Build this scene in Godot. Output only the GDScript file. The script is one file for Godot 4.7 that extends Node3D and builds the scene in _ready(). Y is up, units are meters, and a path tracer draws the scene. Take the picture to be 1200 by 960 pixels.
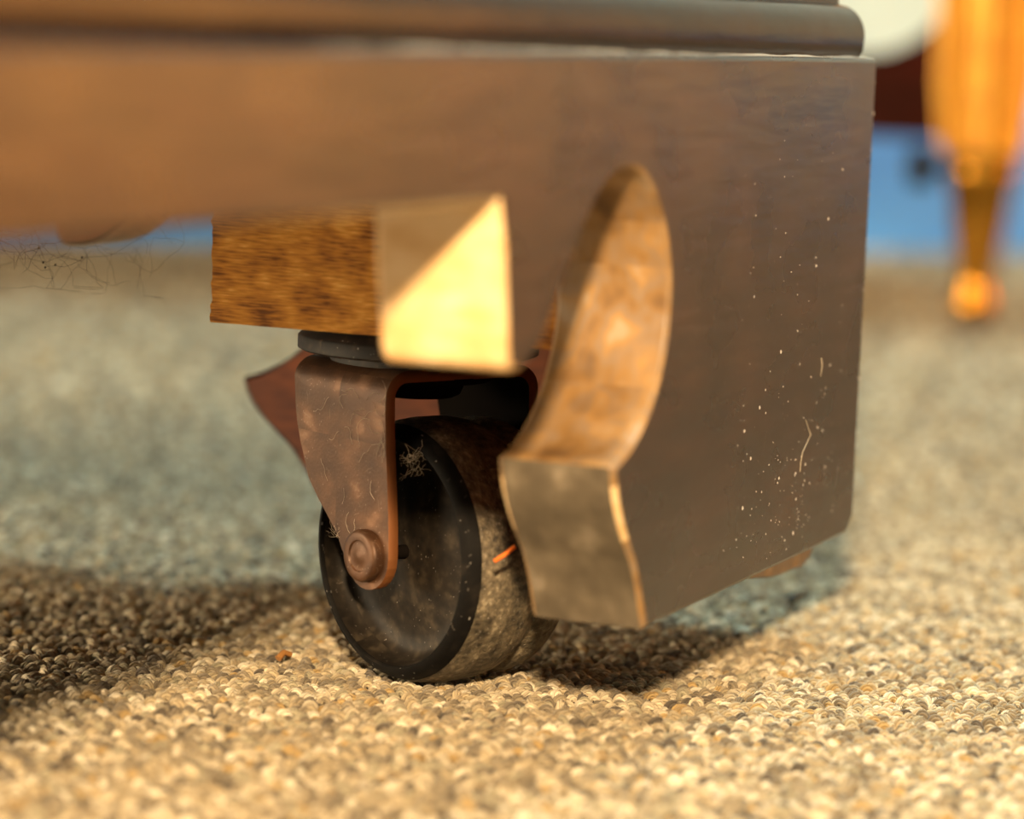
extends Node3D
# Close view of the front right foot of a mahogany cabinet, its caster and the loop-pile carpet. Metres.

const MM := 0.001
const FOOT := 0.022          # clearance of the foot above the carpet
const THICK := 0.0205        # thickness of the plinth boards
const WIDE := 0.66           # width of the cabinet
const DEEP := 0.42           # depth of the cabinet

var rng := RandomNumberGenerator.new()
var M := {}

# ---------------------------------------------------------------- mesh helpers
class MB:
	var v := PackedVector3Array()
	var n := PackedVector3Array()
	var uv := PackedVector2Array()
	var c := PackedColorArray()
	var tint := Color.WHITE
	func tri(a: Vector3, b: Vector3, d: Vector3, na: Vector3, nb: Vector3, nd: Vector3) -> void:
		var g := (b - a).cross(d - a)
		if g.length_squared() < 1e-22:
			return
		if g.dot(na + nb + nd) > 0.0:
			var t := b; b = d; d = t
			t = nb; nb = nd; nd = t
		var w := (na + nb + nd).abs()
		for p in [a, b, d]:
			v.append(p)
			c.append(tint)
			if w.z >= w.x and w.z >= w.y:
				uv.append(Vector2(p.x, -p.y))
			elif w.x >= w.y:
				uv.append(Vector2(p.z, -p.y))
			else:
				uv.append(Vector2(p.x, p.z))
		n.append(na); n.append(nb); n.append(nd)
	func quad(a: Vector3, b: Vector3, d: Vector3, e: Vector3, na: Vector3, nb: Vector3, nd: Vector3, ne: Vector3) -> void:
		tri(a, b, d, na, nb, nd)
		tri(a, d, e, na, nd, ne)
	func flat(a: Vector3, b: Vector3, d: Vector3, e: Vector3, nn: Vector3) -> void:
		quad(a, b, d, e, nn, nn, nn, nn)
	func add_to(m: ArrayMesh, mat: Material) -> void:
		if v.is_empty():
			return
		var arr := []
		arr.resize(Mesh.ARRAY_MAX)
		arr[Mesh.ARRAY_VERTEX] = v
		arr[Mesh.ARRAY_NORMAL] = n
		arr[Mesh.ARRAY_TEX_UV] = uv
		arr[Mesh.ARRAY_COLOR] = c
		m.add_surface_from_arrays(Mesh.PRIMITIVE_TRIANGLES, arr)
		m.surface_set_material(m.get_surface_count() - 1, mat)


func put(called: String, builders: Array, mats: Array, parent: Node3D, at := Vector3.ZERO) -> MeshInstance3D:
	var m := ArrayMesh.new()
	for i in builders.size():
		builders[i].add_to(m, mats[i])
	var o := MeshInstance3D.new()
	o.name = called
	o.mesh = m
	o.position = at
	parent.add_child(o, true)
	return o


func tag(o: Node, label: String, category: String, kind := "", group := "") -> void:
	o.set_meta("label", label)
	if category:
		o.set_meta("category", category)
	if kind:
		o.set_meta("kind", kind)
	if group:
		o.set_meta("group", group)


func structure(called: String, lo: Vector3, hi: Vector3, mat: Material, label: String) -> MeshInstance3D:
	var b := MB.new()
	box(b, lo, hi, 0.0)
	var o := put(called, [b], [mat], self)
	tag(o, label, called.get_slice("_", 0), "structure")
	return o


# a box with chamfered edges
func box(b: MB, lo: Vector3, hi: Vector3, ch: float) -> void:
	var prof := PackedVector2Array([Vector2(lo.x, lo.y), Vector2(hi.x, lo.y), Vector2(hi.x, hi.y), Vector2(lo.x, hi.y)])
	if ch > 0.0:
		prof = PackedVector2Array([Vector2(lo.x + ch, lo.y), Vector2(hi.x - ch, lo.y), Vector2(hi.x, lo.y + ch), Vector2(hi.x, hi.y - ch), Vector2(hi.x - ch, hi.y), Vector2(lo.x + ch, hi.y), Vector2(lo.x, hi.y - ch), Vector2(lo.x, lo.y + ch)])
	extrude(prof, hi.z, lo.z, ch, b, [b], [])


# extrudes a counter-clockwise outline from z0 (front) to z1 (back) with chamfered rims; side segments go to sides[which[i]]
func extrude(p: PackedVector2Array, z0: float, z1: float, ch: float, face: MB, sides: Array, which: Array, soft := 0.75, back: MB = null, rims := []) -> void:
	if back == null:
		back = face
	var k := p.size()
	var sn: Array[Vector2] = []
	for i in k:
		var d := (p[(i + 1) % k] - p[i]).normalized()
		sn.append(Vector2(d.y, -d.x))
	var inset := PackedVector2Array()
	for i in k:
		var a := sn[(i + k - 1) % k]
		var e := sn[i]
		inset.append(p[i] - (a + e) * ch / maxf(0.35, 1.0 + a.dot(e)))
	var idx := Geometry2D.triangulate_polygon(inset)
	for t in range(0, idx.size(), 3):
		var q := [inset[idx[t]], inset[idx[t + 1]], inset[idx[t + 2]]]
		face.tri(v3(q[0], z0), v3(q[1], z0), v3(q[2], z0), Vector3.BACK, Vector3.BACK, Vector3.BACK)
		back.tri(v3(q[0], z1), v3(q[1], z1), v3(q[2], z1), Vector3.FORWARD, Vector3.FORWARD, Vector3.FORWARD)
	for i in k:
		var j := (i + 1) % k
		var s: MB = sides[which[i]] if which.size() else sides[0]
		var prev := sn[(i + k - 1) % k]
		var next := sn[j]
		var ni := sn[i]
		var na := (ni + prev).normalized() if ni.dot(prev) > soft else ni
		var nb := (ni + next).normalized() if ni.dot(next) > soft else ni
		var a3 := v3(na, 0.0)
		var b3 := v3(nb, 0.0)
		var f := ch
		s.quad(v3(p[i], z0 - f), v3(p[j], z0 - f), v3(p[j], z1 + f), v3(p[i], z1 + f), a3, b3, b3, a3)
		if ch > 0.0:
			var fz := Vector3.BACK
			if rims.size():
				s = rims[i]
			s.quad(v3(inset[i], z0), v3(inset[j], z0), v3(p[j], z0 - f), v3(p[i], z0 - f), (a3 * 0.4 + fz).normalized(), (b3 * 0.4 + fz).normalized(), (b3 + fz * 0.4).normalized(), (a3 + fz * 0.4).normalized())
			s.quad(v3(inset[i], z1), v3(inset[j], z1), v3(p[j], z1 + f), v3(p[i], z1 + f), (a3 * 0.4 - fz).normalized(), (b3 * 0.4 - fz).normalized(), (b3 - fz * 0.4).normalized(), (a3 - fz * 0.4).normalized())


func v3(p: Vector2, z: float) -> Vector3:
	return Vector3(p.x, p.y, z)


# a profile of (radius, height) turned round the y axis
func lathe(b: MB, prof: Array, seg := 48, xf := Transform3D(), soft := 0.6) -> void:
	var k := prof.size()
	var sn: Array[Vector2] = []
	for i in k - 1:
		var d: Vector2 = (prof[i + 1] - prof[i]).normalized()
		sn.append(Vector2(d.y, -d.x))
	for i in k - 1:
		var n0 := sn[i]
		var n1 := sn[i]
		if i > 0 and sn[i].dot(sn[i - 1]) > soft:
			n0 = (sn[i] + sn[i - 1]).normalized()
		if i < k - 2 and sn[i].dot(sn[i + 1]) > soft:
			n1 = (sn[i] + sn[i + 1]).normalized()
		for s in seg:
			var a := TAU * s / seg
			var e := TAU * (s + 1) / seg
			var da := Vector3(cos(a), 0, sin(a))
			var de := Vector3(cos(e), 0, sin(e))
			var p: Vector2 = prof[i]
			var q: Vector2 = prof[i + 1]
			b.quad(xf * (da * p.x + Vector3.UP * p.y), xf * (de * p.x + Vector3.UP * p.y), xf * (de * q.x + Vector3.UP * q.y), xf * (da * q.x + Vector3.UP * q.y),
				xf.basis * (da * n0.x + Vector3.UP * n0.y), xf.basis * (de * n0.x + Vector3.UP * n0.y), xf.basis * (de * n1.x + Vector3.UP * n1.y), xf.basis * (da * n1.x + Vector3.UP * n1.y))


# a round tube along points; radii may taper to the ends
func tube(b: MB, pts: Array, r: float, sides := 6, taper := 1.0) -> void:
	var k := pts.size()
	var ref := Vector3(0.31, 0.87, 0.38)
	var last := []
	var lastn := []
	for i in k:
		var d: Vector3 = (pts[mini(i + 1, k - 1)] - pts[maxi(i - 1, 0)]).normalized()
		var x := d.cross(ref)
		if x.length() < 0.05:
			x = d.cross(Vector3.RIGHT)
		x = x.normalized()
		ref = x.cross(d)
		var y := d.cross(x)
		var rr := r * lerpf(1.0, taper, float(i) / (k - 1))
		var ring := []
		var rn := []
		for s in sides:
			var a := TAU * s / sides
			var o := x * cos(a) + y * sin(a)
			ring.append(pts[i] + o * rr)
			rn.append(o)
		if i:
			for s in sides:
				var t := (s + 1) % sides
				b.quad(last[s], last[t], ring[t], ring[s], lastn[s], lastn[t], rn[t], rn[s])
		if i == 0 or i == k - 1:
			var cap := -d if i == 0 else d
			for s in range(1, sides - 1):
				b.tri(ring[0], ring[s], ring[s + 1], cap, cap, cap)
		last = ring
		lastn = rn


# ---------------------------------------------------------------- materials
func noise(sd: int, freq: float, oct := 4) -> FastNoiseLite:
	var f := FastNoiseLite.new()
	f.seed = sd
	f.noise_type = FastNoiseLite.TYPE_SIMPLEX_SMOOTH
	f.frequency = freq
	f.fractal_octaves = oct
	return f


func wrapped(f: FastNoiseLite, x: float, y: float, w: float, h: float, sx: float, sy: float) -> float:
	# noise that repeats after w by h: read on two circles
	var a := TAU * x / w
	var e := TAU * y / h
	return f.get_noise_3d(cos(a) * sx + 11.0 + cos(e) * sy * 0.7, sin(a) * sx + sin(e) * sy * 0.7, cos(e + 0.6) * sy - 7.0)


func tex(im: Image) -> ImageTexture:
	return ImageTexture.create_from_image(im)


# long-grained wood: streaks along u, colours from a ramp, optional light dust specks and scratches
func wood(w: int, h: int, sd: int, ramp: Array, along: float, across: float, blot: float, specks: int, lint: int) -> ImageTexture:
	var im := Image.create(w, h, false, Image.FORMAT_RGB8)
	var a := noise(sd, 1.0, 3)
	var e := noise(sd + 5, 1.0, 3)
	var g := Gradient.new()
	g.offsets = PackedFloat32Array(ramp.map(func(r): return r[0]))
	g.colors = PackedColorArray(ramp.map(func(r): return r[1]))
	for y in h:
		for x in w:
			var t := a.get_noise_2d(x * along, y * across) * 0.55 + e.get_noise_2d(x * blot, y * blot + 90.0) * 0.55
			im.set_pixel(x, y, g.sample(clampf(0.5 + t, 0, 1)))
	var r := RandomNumberGenerator.new()
	r.seed = sd
	for i in specks:
		var x := r.randi_range(2, w - 4)
		var y := r.randi_range(2, h - 4)
		var l := r.randi_range(1, 3)
		var c := Color(0.80, 0.77, 0.74).lerp(im.get_pixel(x, y), pow(r.randf(), 0.6))
		for q in l:
			im.set_pixel(x + (q if r.randf() < 0.4 else 0), mini(y + q, h - 1), c)
	for i in lint:
		var x := r.randf_range(20, w - 20)
		var y := r.randf_range(20, h - 20)
		var d := r.randf_range(0, TAU)
		for q in r.randi_range(6, 26):
			d += r.randf_range(-0.4, 0.4)
			x = clampf(x + cos(d), 1, w - 2)
			y = clampf(y + sin(d), 1, h - 2)
			im.set_pixel(int(x), int(y), im.get_pixel(int(x), int(y)).lerp(Color(0.6, 0.56, 0.52), 0.45))
	im.generate_mipmaps()
	return tex(im)


func grey(w: int, h: int, sd: int, fx: float, fy: float, lo: float, hi: float) -> ImageTexture:
	var im := Image.create(w, h, false, Image.FORMAT_RGB8)
	var a := noise(sd, 1.0, 4)
	for y in h:
		for x in w:
			var t := lerpf(lo, hi, clampf(0.5 + a.get_noise_2d(x * fx, y * fy) * 0.8, 0, 1))
			im.set_pixel(x, y, Color(t, t, t))
	return tex(im)


func mat(called: String, c: Color, rough: float, metal := 0.0) -> StandardMaterial3D:
	var m := StandardMaterial3D.new()
	m.resource_name = called
	m.albedo_color = c
	m.roughness = rough
	m.metallic = metal
	return m


func textured(called: String, t: Texture2D, per_tile: float, rough: float, metal := 0.0) -> StandardMaterial3D:
	var m := mat(called, Color.WHITE, rough, metal)
	m.albedo_texture = t
	m.uv1_scale = Vector3(1, 1, 1) / per_tile
	return m


func tri(called: String, t: Texture2D, per_tile: float, rough: float) -> StandardMaterial3D:
	var m := textured(called, t, per_tile, rough)
	m.uv1_triplanar = true
	return m


func make_materials() -> void:
	var t := wood(1024, 1024, 3, [[0.0, Color(0.15, 0.088, 0.068)], [0.45, Color(0.185, 0.11, 0.086)], [0.75, Color(0.215, 0.127, 0.095)], [1.0, Color(0.25, 0.15, 0.11)]], 0.003, 0.03, 0.004, 1100, 40)
	var m := textured("varnished_mahogany", t, 0.17, 0.36)
	m.roughness_texture = grey(256, 256, 21, 0.02, 0.035, 0.75, 1.0)
	m.roughness = 0.33
	m.heightmap_enabled = true
	m.heightmap_texture = grey(512, 512, 8, 0.012, 0.09, 0.0, 1.0)
	m.heightmap_scale = 0.004
	m.metallic_specular = 0.52
	m.albedo_color = Color(0.86, 0.83, 0.83)
	M.mahogany = m
	m = m.duplicate()
	m.resource_name = "polished_moulding"
	m.roughness = 0.27
	m.metallic_specular = 0.34
	m.albedo_color = Color(0.74, 0.70, 0.68)
	M.polished = m
	M.inside = textured("unpolished_red_wood", wood(256, 256, 33, [[0.0, Color(0.34, 0.15, 0.05)], [1.0, Color(0.52, 0.26, 0.10)]], 0.02, 0.12, 0.02, 0, 0), 0.08, 0.7)
	M.dark_inside = mat("unfinished_inside", Color(0.30, 0.17, 0.08), 0.8)
	t = wood(512, 512, 31, [[0.0, Color(0.82, 0.64, 0.42)], [0.5, Color(0.89, 0.74, 0.53)], [1.0, Color(0.95, 0.83, 0.66)]], 0.008, 0.02, 0.008, 20, 4)
	M.bare_edge = tri("bare_golden_edge", t, 0.05, 0.55)
	t = wood(512, 512, 41, [[0.0, Color(0.36, 0.26, 0.16)], [0.35, Color(0.52, 0.39, 0.23)], [0.55, Color(0.52, 0.43, 0.34)], [0.75, Color(0.62, 0.47, 0.28)], [1.0, Color(0.66, 0.57, 0.47)]], 0.012, 0.008, 0.009, 160, 30)
	M.worn_edge = tri("worn_dusty_edge", t, 0.06, 0.42)
	t = wood(512, 512, 47, [[0.0, Color(0.27, 0.24, 0.20)], [0.5, Color(0.36, 0.32, 0.265)], [0.8, Color(0.43, 0.385, 0.32)], [1.0, Color(0.54, 0.49, 0.42)]], 0.008, 0.008, 0.01, 260, 30)
	M.dusty_edge = tri("dusty_dark_edge", t, 0.05, 0.30)
	t = wood(1024, 1024, 53, [[0.0, Color(0.42, 0.24, 0.06)], [0.25, Color(0.64, 0.41, 0.13)], [0.55, Color(0.76, 0.51, 0.17)], [0.8, Color(0.83, 0.58, 0.23)], [1.0, Color(0.90, 0.68, 0.34)]], 0.02, 0.26, 0.012, 60, 0)
	m = textured("raw_sawn_wood", t, 0.13, 0.85)
	m.heightmap_enabled = true
	m.heightmap_texture = grey(512, 512, 9, 0.03, 0.22, 0.0, 1.0)
	m.heightmap_scale = 0.03
	M.raw = m
	t = wood(512, 512, 61, [[0.0, Color(0.235, 0.15, 0.098)], [0.5, Color(0.30, 0.20, 0.13)], [0.8, Color(0.36, 0.245, 0.165)], [1.0, Color(0.47, 0.345, 0.255)]], 0.008, 0.012, 0.006, 900, 60)
	m = textured("browned_steel", t, 0.045, 0.5, 0.45)
	m.heightmap_enabled = true
	m.heightmap_texture = grey(512, 512, 12, 0.1, 0.1, 0.0, 1.0)
	m.heightmap_scale = 0.002
	M.steel = m
	M.dark_steel = textured("blackened_steel", wood(256, 256, 67, [[0.0, Color(0.05, 0.04, 0.035)], [0.6, Color(0.12, 0.09, 0.07)], [1.0, Color(0.25, 0.19, 0.14)]], 0.04, 0.04, 0.03, 160, 10), 0.04, 0.65, 0.1)
	t = wood(512, 512, 71, [[0.0, Color(0.15, 0.13, 0.105)], [0.3, Color(0.27, 0.24, 0.19)], [0.6, Color(0.36, 0.32, 0.255)], [0.85, Color(0.44, 0.395, 0.32)], [1.0, Color(0.56, 0.51, 0.42)]], 0.05, 0.05, 0.012, 3000, 60)
	M.rubber = textured("dusty_black_rubber", t, 0.05, 0.62)
	M.rubber.heightmap_enabled = true
	M.rubber.heightmap_texture = grey(512, 512, 14, 0.14, 0.14, 0.0, 1.0)
	M.rubber.heightmap_scale = 0.012
	M.sidewall = textured("black_rubber_sidewall", wood(256, 256, 75, [[0.0, Color(0.035, 0.03, 0.027)], [0.7, Color(0.06, 0.052, 0.045)], [1.0, Color(0.11, 0.095, 0.08)]], 0.05, 0.05, 0.02, 300, 10), 0.05, 0.7)
	M.disc = textured("black_wheel_disc", wood(512, 512, 73, [[0.0, Color(0.085, 0.07, 0.055)], [0.6, Color(0.14, 0.118, 0.094)], [1.0, Color(0.22, 0.19, 0.15)]], 0.03, 0.03, 0.012, 700, 6), 0.05, 0.55)
	M.disc.metallic_specular = 0.3
	M.sidewall.metallic_specular = 0.25
	# carpet
	m = mat("carpet_yarn", Color.WHITE, 0.85)
	m.vertex_color_use_as_albedo = true
	m.rim_enabled = true
	m.rim = 0.25
	M.yarn = m
	M.backing = textured("carpet_backing", wood(512, 512, 81, [[0.0, Color(0.25, 0.20, 0.14)], [0.5, Color(0.38, 0.32, 0.23)], [1.0, Color(0.50, 0.43, 0.33)]], 0.14, 0.14, 0.03, 0, 0), 0.12, 0.95)
	# room
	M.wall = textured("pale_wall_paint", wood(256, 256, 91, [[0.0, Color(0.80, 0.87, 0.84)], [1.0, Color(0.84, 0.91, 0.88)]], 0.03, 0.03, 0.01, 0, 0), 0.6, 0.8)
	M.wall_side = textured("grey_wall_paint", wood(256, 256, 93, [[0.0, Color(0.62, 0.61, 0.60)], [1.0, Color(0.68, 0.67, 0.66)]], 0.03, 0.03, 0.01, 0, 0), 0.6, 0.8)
	M.ceiling = mat("ceiling_white", Color(0.85, 0.85, 0.83), 0.9)
	M.blue = textured("blue_paint", wood(128, 128, 95, [[0.0, Color(0.26, 0.56, 0.88)], [1.0, Color(0.36, 0.66, 0.94)]], 0.01, 0.05, 0.01, 0, 0), 0.4, 0.45)
	M.gilt = textured("gilded_wood", wood(256, 256, 97, [[0.0, Color(0.72, 0.46, 0.06)], [0.6, Color(0.86, 0.60, 0.13)], [1.0, Color(0.95, 0.72, 0.25)]], 0.08, 0.01, 0.02, 0, 0), 0.1, 0.38, 0.25)
	M.brass = mat("polished_brass", Color(0.83, 0.58, 0.22), 0.27, 1.0)
	M.redwood = textured("red_mahogany", wood(256, 256, 101, [[0.0, Color(0.15, 0.035, 0.008)], [1.0, Color(0.24, 0.06, 0.015)]], 0.02, 0.1, 0.02, 0, 0), 0.2, 0.6)
	M.redwood.metallic_specular = 0.2
	M.black = mat("black_iron", Color(0.03, 0.03, 0.035), 0.4, 0.4)
	M.hair = mat("dark_hair", Color(0.13, 0.09, 0.07), 0.6)
	M.lint = mat("pale_lint", Color(0.72, 0.66, 0.58), 0.8)
	M.dust = mat("ledge_highlight", Color(0.62, 0.59, 0.54), 0.9)  # pale colour of the painted highlight under the moulding
	M.recess_shade = mat("fork_recess_shade", Color(0.06, 0.045, 0.035), 0.9)  # near-black that paints the shade inside the fork
	M.recess_shade.metallic_specular = 0.15
	M.orange_wool = mat("orange_wool", Color(0.55, 0.37, 0.17), 0.9)
	M.fleck = mat("dust_fleck", Color(0.86, 0.83, 0.80), 0.9)
	M.edge_highlight = mat("fork_edge_highlight", Color(0.50, 0.31, 0.17), 0.42, 0.5)  # lighter bronze paints a warm highlight along one fork edge
	M.orange = mat("orange_thread", Color(0.86, 0.42, 0.08), 0.7)
	M.shade = mat("lamp_enamel", Color(0.75, 0.70, 0.60), 0.5)


# ---------------------------------------------------------------- the cabinet
func smooth(pts: Array, per := 6) -> PackedVector2Array:
	var out := PackedVector2Array()
	for i in pts.size() - 1:
		var a: Vector2 = pts[maxi(i - 1, 0)]
		var b: Vector2 = pts[i]
		var c: Vector2 = pts[i + 1]
		var d: Vector2 = pts[mini(i + 2, pts.size() - 1)]
		for k in per:
			out.append(b.cubic_interpolate(c, a, d, float(k) / per))
	out.append(pts[-1])
	return out


# Outline of half of a bracket board in mm, from the corner foot to the plain middle: foot end, spur, arch, lobe. x runs from 0 (corner) to the left.
func bracket_outline(dx := 0.0, spur := 0.0) -> Array:
	var foot := smooth([Vector2(-120.3, 0), Vector2(-123.4, 6.5), Vector2(-126.6, 11.6), Vector2(-129.4, 14.6), Vector2(-133.4, 19.2), Vector2(-136.4, 24.0), Vector2(-138.2, 29.2)], 3)
	var arch := smooth([Vector2(-138.2, 29.6), Vector2(-133, 30.4), Vector2(-124.3, 34.5), Vector2(-118.6, 41), Vector2(-115.4, 48), Vector2(-114.6, 55), Vector2(-115.7, 61.5), Vector2(-120.3, 69.6), Vector2(-127.6, 76), Vector2(-136.5, 78.4), Vector2(-145.7, 76.4), Vector2(-154, 71), Vector2(-162, 62), Vector2(-166.5, 56.2), Vector2(-170.4, 51.8), Vector2(-174.5, 49.3), Vector2(-178, 48.7)], 7)
	for pass_ in 60:
		var was := PackedVector2Array(arch)
		for i in range(1, arch.size() - 1):
			arch[i] = was[i] * 0.5 + (was[i - 1] + was[i + 1]) * 0.25
	var lobe := smooth([Vector2(-178, 48.7), Vector2(-182.0, 48.6), Vector2(-184.2, 50.2), Vector2(-185.4, 56), Vector2(-187, 64), Vector2(-188.4, 73.0), Vector2(-189.4, 73.8)], 3)
	for i in foot.size():
		foot[i] += Vector2(dx, -spur * foot[i].y / 29.2)
	for i in arch.size():
		arch[i] += Vector2(dx, -spur * clampf((60.0 - arch[i].y) / 30.0, 0, 1) if arch[i].x > -140.0 else 0.0)
	for l in lobe.size():
		lobe[l] += Vector2(dx, 0.0)
	return [foot, arch, lobe]


# whole board seen from its outer face, from x = 0 (corner) to x = -width
func board(called: String, width: float, parent: Node3D, x0 := 0.0, dx := 0.0, spur := 0.0) -> MeshInstance3D:
	var half := bracket_outline(dx, spur)
	var p := PackedVector2Array()
	var which := []
	var h := 95.2
	# counter-clockwise seen from the front: begin top right, go left along the top, down, and back along the bottom
	p.append(Vector2(-x0, h)); which.append(0)
	p.append(Vector2(-width * 1000, h)); which.append(0)
	# left foot mirrored
	p.append(Vector2(-width * 1000, 0)); which.append(0)
	for s in 3:
		var part: PackedVector2Array = half[s]
		for i in part.size() - 1:
			p.append(Vector2(-width * 1000 - part[i].x, part[i].y)); which.append([3, 2, 1][s])
	p.append(Vector2(-width * 1000 + 189.4 - dx, 73.8)); which.append(0)
	for s in [2, 1, 0]:
		var part: PackedVector2Array = half[s]
		for i in range(part.size() - 1, 0, -1):
			p.append(part[i]); which.append([3, 2, 1][s])
	p.append(half[0][0]); which.append(0)
	p.append(Vector2(-x0 - 4.5, 0)); which.append(0)
	p.append(Vector2(-x0, 3.2)); which.append(0)
	for i in p.size():
		p[i] *= MM
	var face := MB.new()
	var back := MB.new()
	var plain := MB.new()
	var lobe := MB.new()
	var worn := MB.new()
	var dusty := MB.new()
	var rims := []
	for i in p.size():
		rims.append(plain if dx != 0.0 or which[i] == 0 else lobe if which[i] == 1 or which[i] == 3 and p[i].y > 0.017 and p[i].y < 0.026 else worn)
	extrude(p, 0.0, -THICK, 0.0009, face, [plain, lobe, worn, dusty], which, 0.75, back, rims)
	return put(called, [face, back, plain, lobe, worn, dusty], [M.mahogany, M.inside, M.mahogany, M.bare_edge, M.worn_edge, M.dusty_edge], parent)


func moulding(parent: Node3D) -> void:
	# (outward offset from the board's face, height), mm
	var prof := [Vector2(-9, 95.1), Vector2(-2.9, 95.15), Vector2(-2.8, 96.0), Vector2(-2.4, 96.6)]
	for k in 10:
		var a := deg_to_rad(-12.0 + 100.0 * k / 9.0)
		prof.append(Vector2(-6.4 + 4.2 * cos(a), 99.2 + 6.2 * sin(a)))
	prof += [Vector2(-6.6, 105.6), Vector2(-6.6, 107.4), Vector2(-7.6, 107.7), Vector2(-9, 110), Vector2(-9.6, 114), Vector2(-9.6, 120), Vector2(-14, 120)]
	var b := MB.new()
	var pos := func(o: float, y: float, s: int) -> Vector3:
		o *= MM
		match s:
			0: return Vector3(-WIDE - o, y * MM, -DEEP)
			1: return Vector3(-WIDE - o, y * MM, o)
			2: return Vector3(o, y * MM, o)
		return Vector3(o, y * MM, -DEEP)
	var outs := [Vector3.LEFT, Vector3.BACK, Vector3.RIGHT]
	var sn := []
	for i in prof.size() - 1:
		var d: Vector2 = (prof[i + 1] - prof[i]).normalized()
		sn.append(Vector2(d.y, -d.x))
	for s in 3:
		for i in prof.size() - 1:
			var n0: Vector2 = sn[i]
			var n1: Vector2 = sn[i]
			if i > 0 and n0.dot(sn[i - 1]) > 0.75:
				n0 = (n0 + sn[i - 1]).normalized()
			if i < sn.size() - 1 and n1.dot(sn[i + 1]) > 0.75:
				n1 = (n1 + sn[i + 1]).normalized()
			var a3: Vector3 = outs[s] * n0.x + Vector3.UP * n0.y
			var b3: Vector3 = outs[s] * n1.x + Vector3.UP * n1.y
			b.quad(pos.call(prof[i].x, prof[i].y, s), pos.call(prof[i].x, prof[i].y, s + 1), pos.call(prof[i + 1].x, prof[i + 1].y, s + 1), pos.call(prof[i + 1].x, prof[i + 1].y, s), a3, a3, b3, b3)
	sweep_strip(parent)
	put("base_moulding", [b], [M.polished], parent)


# pale strip that paints a thin lamp highlight between board and moulding
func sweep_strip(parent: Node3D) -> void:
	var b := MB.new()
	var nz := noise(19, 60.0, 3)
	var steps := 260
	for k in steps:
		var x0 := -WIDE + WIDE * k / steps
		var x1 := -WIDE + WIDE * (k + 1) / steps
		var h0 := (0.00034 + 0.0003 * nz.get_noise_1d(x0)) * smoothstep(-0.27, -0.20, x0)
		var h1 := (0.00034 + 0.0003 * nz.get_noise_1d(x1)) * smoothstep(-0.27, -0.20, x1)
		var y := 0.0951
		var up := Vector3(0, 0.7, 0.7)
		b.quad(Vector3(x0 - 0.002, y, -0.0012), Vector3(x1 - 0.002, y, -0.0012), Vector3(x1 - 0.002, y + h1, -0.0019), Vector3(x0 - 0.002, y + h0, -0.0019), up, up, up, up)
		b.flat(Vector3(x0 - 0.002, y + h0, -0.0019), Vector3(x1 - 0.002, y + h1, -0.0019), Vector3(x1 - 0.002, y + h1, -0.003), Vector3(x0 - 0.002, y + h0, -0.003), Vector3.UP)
	var o := put("highlight_line", [b], [M.dust], parent, Vector3(0, FOOT, 0))
	o.set_meta("label", "pale painted highlight line along the foot of the moulding")


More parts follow.
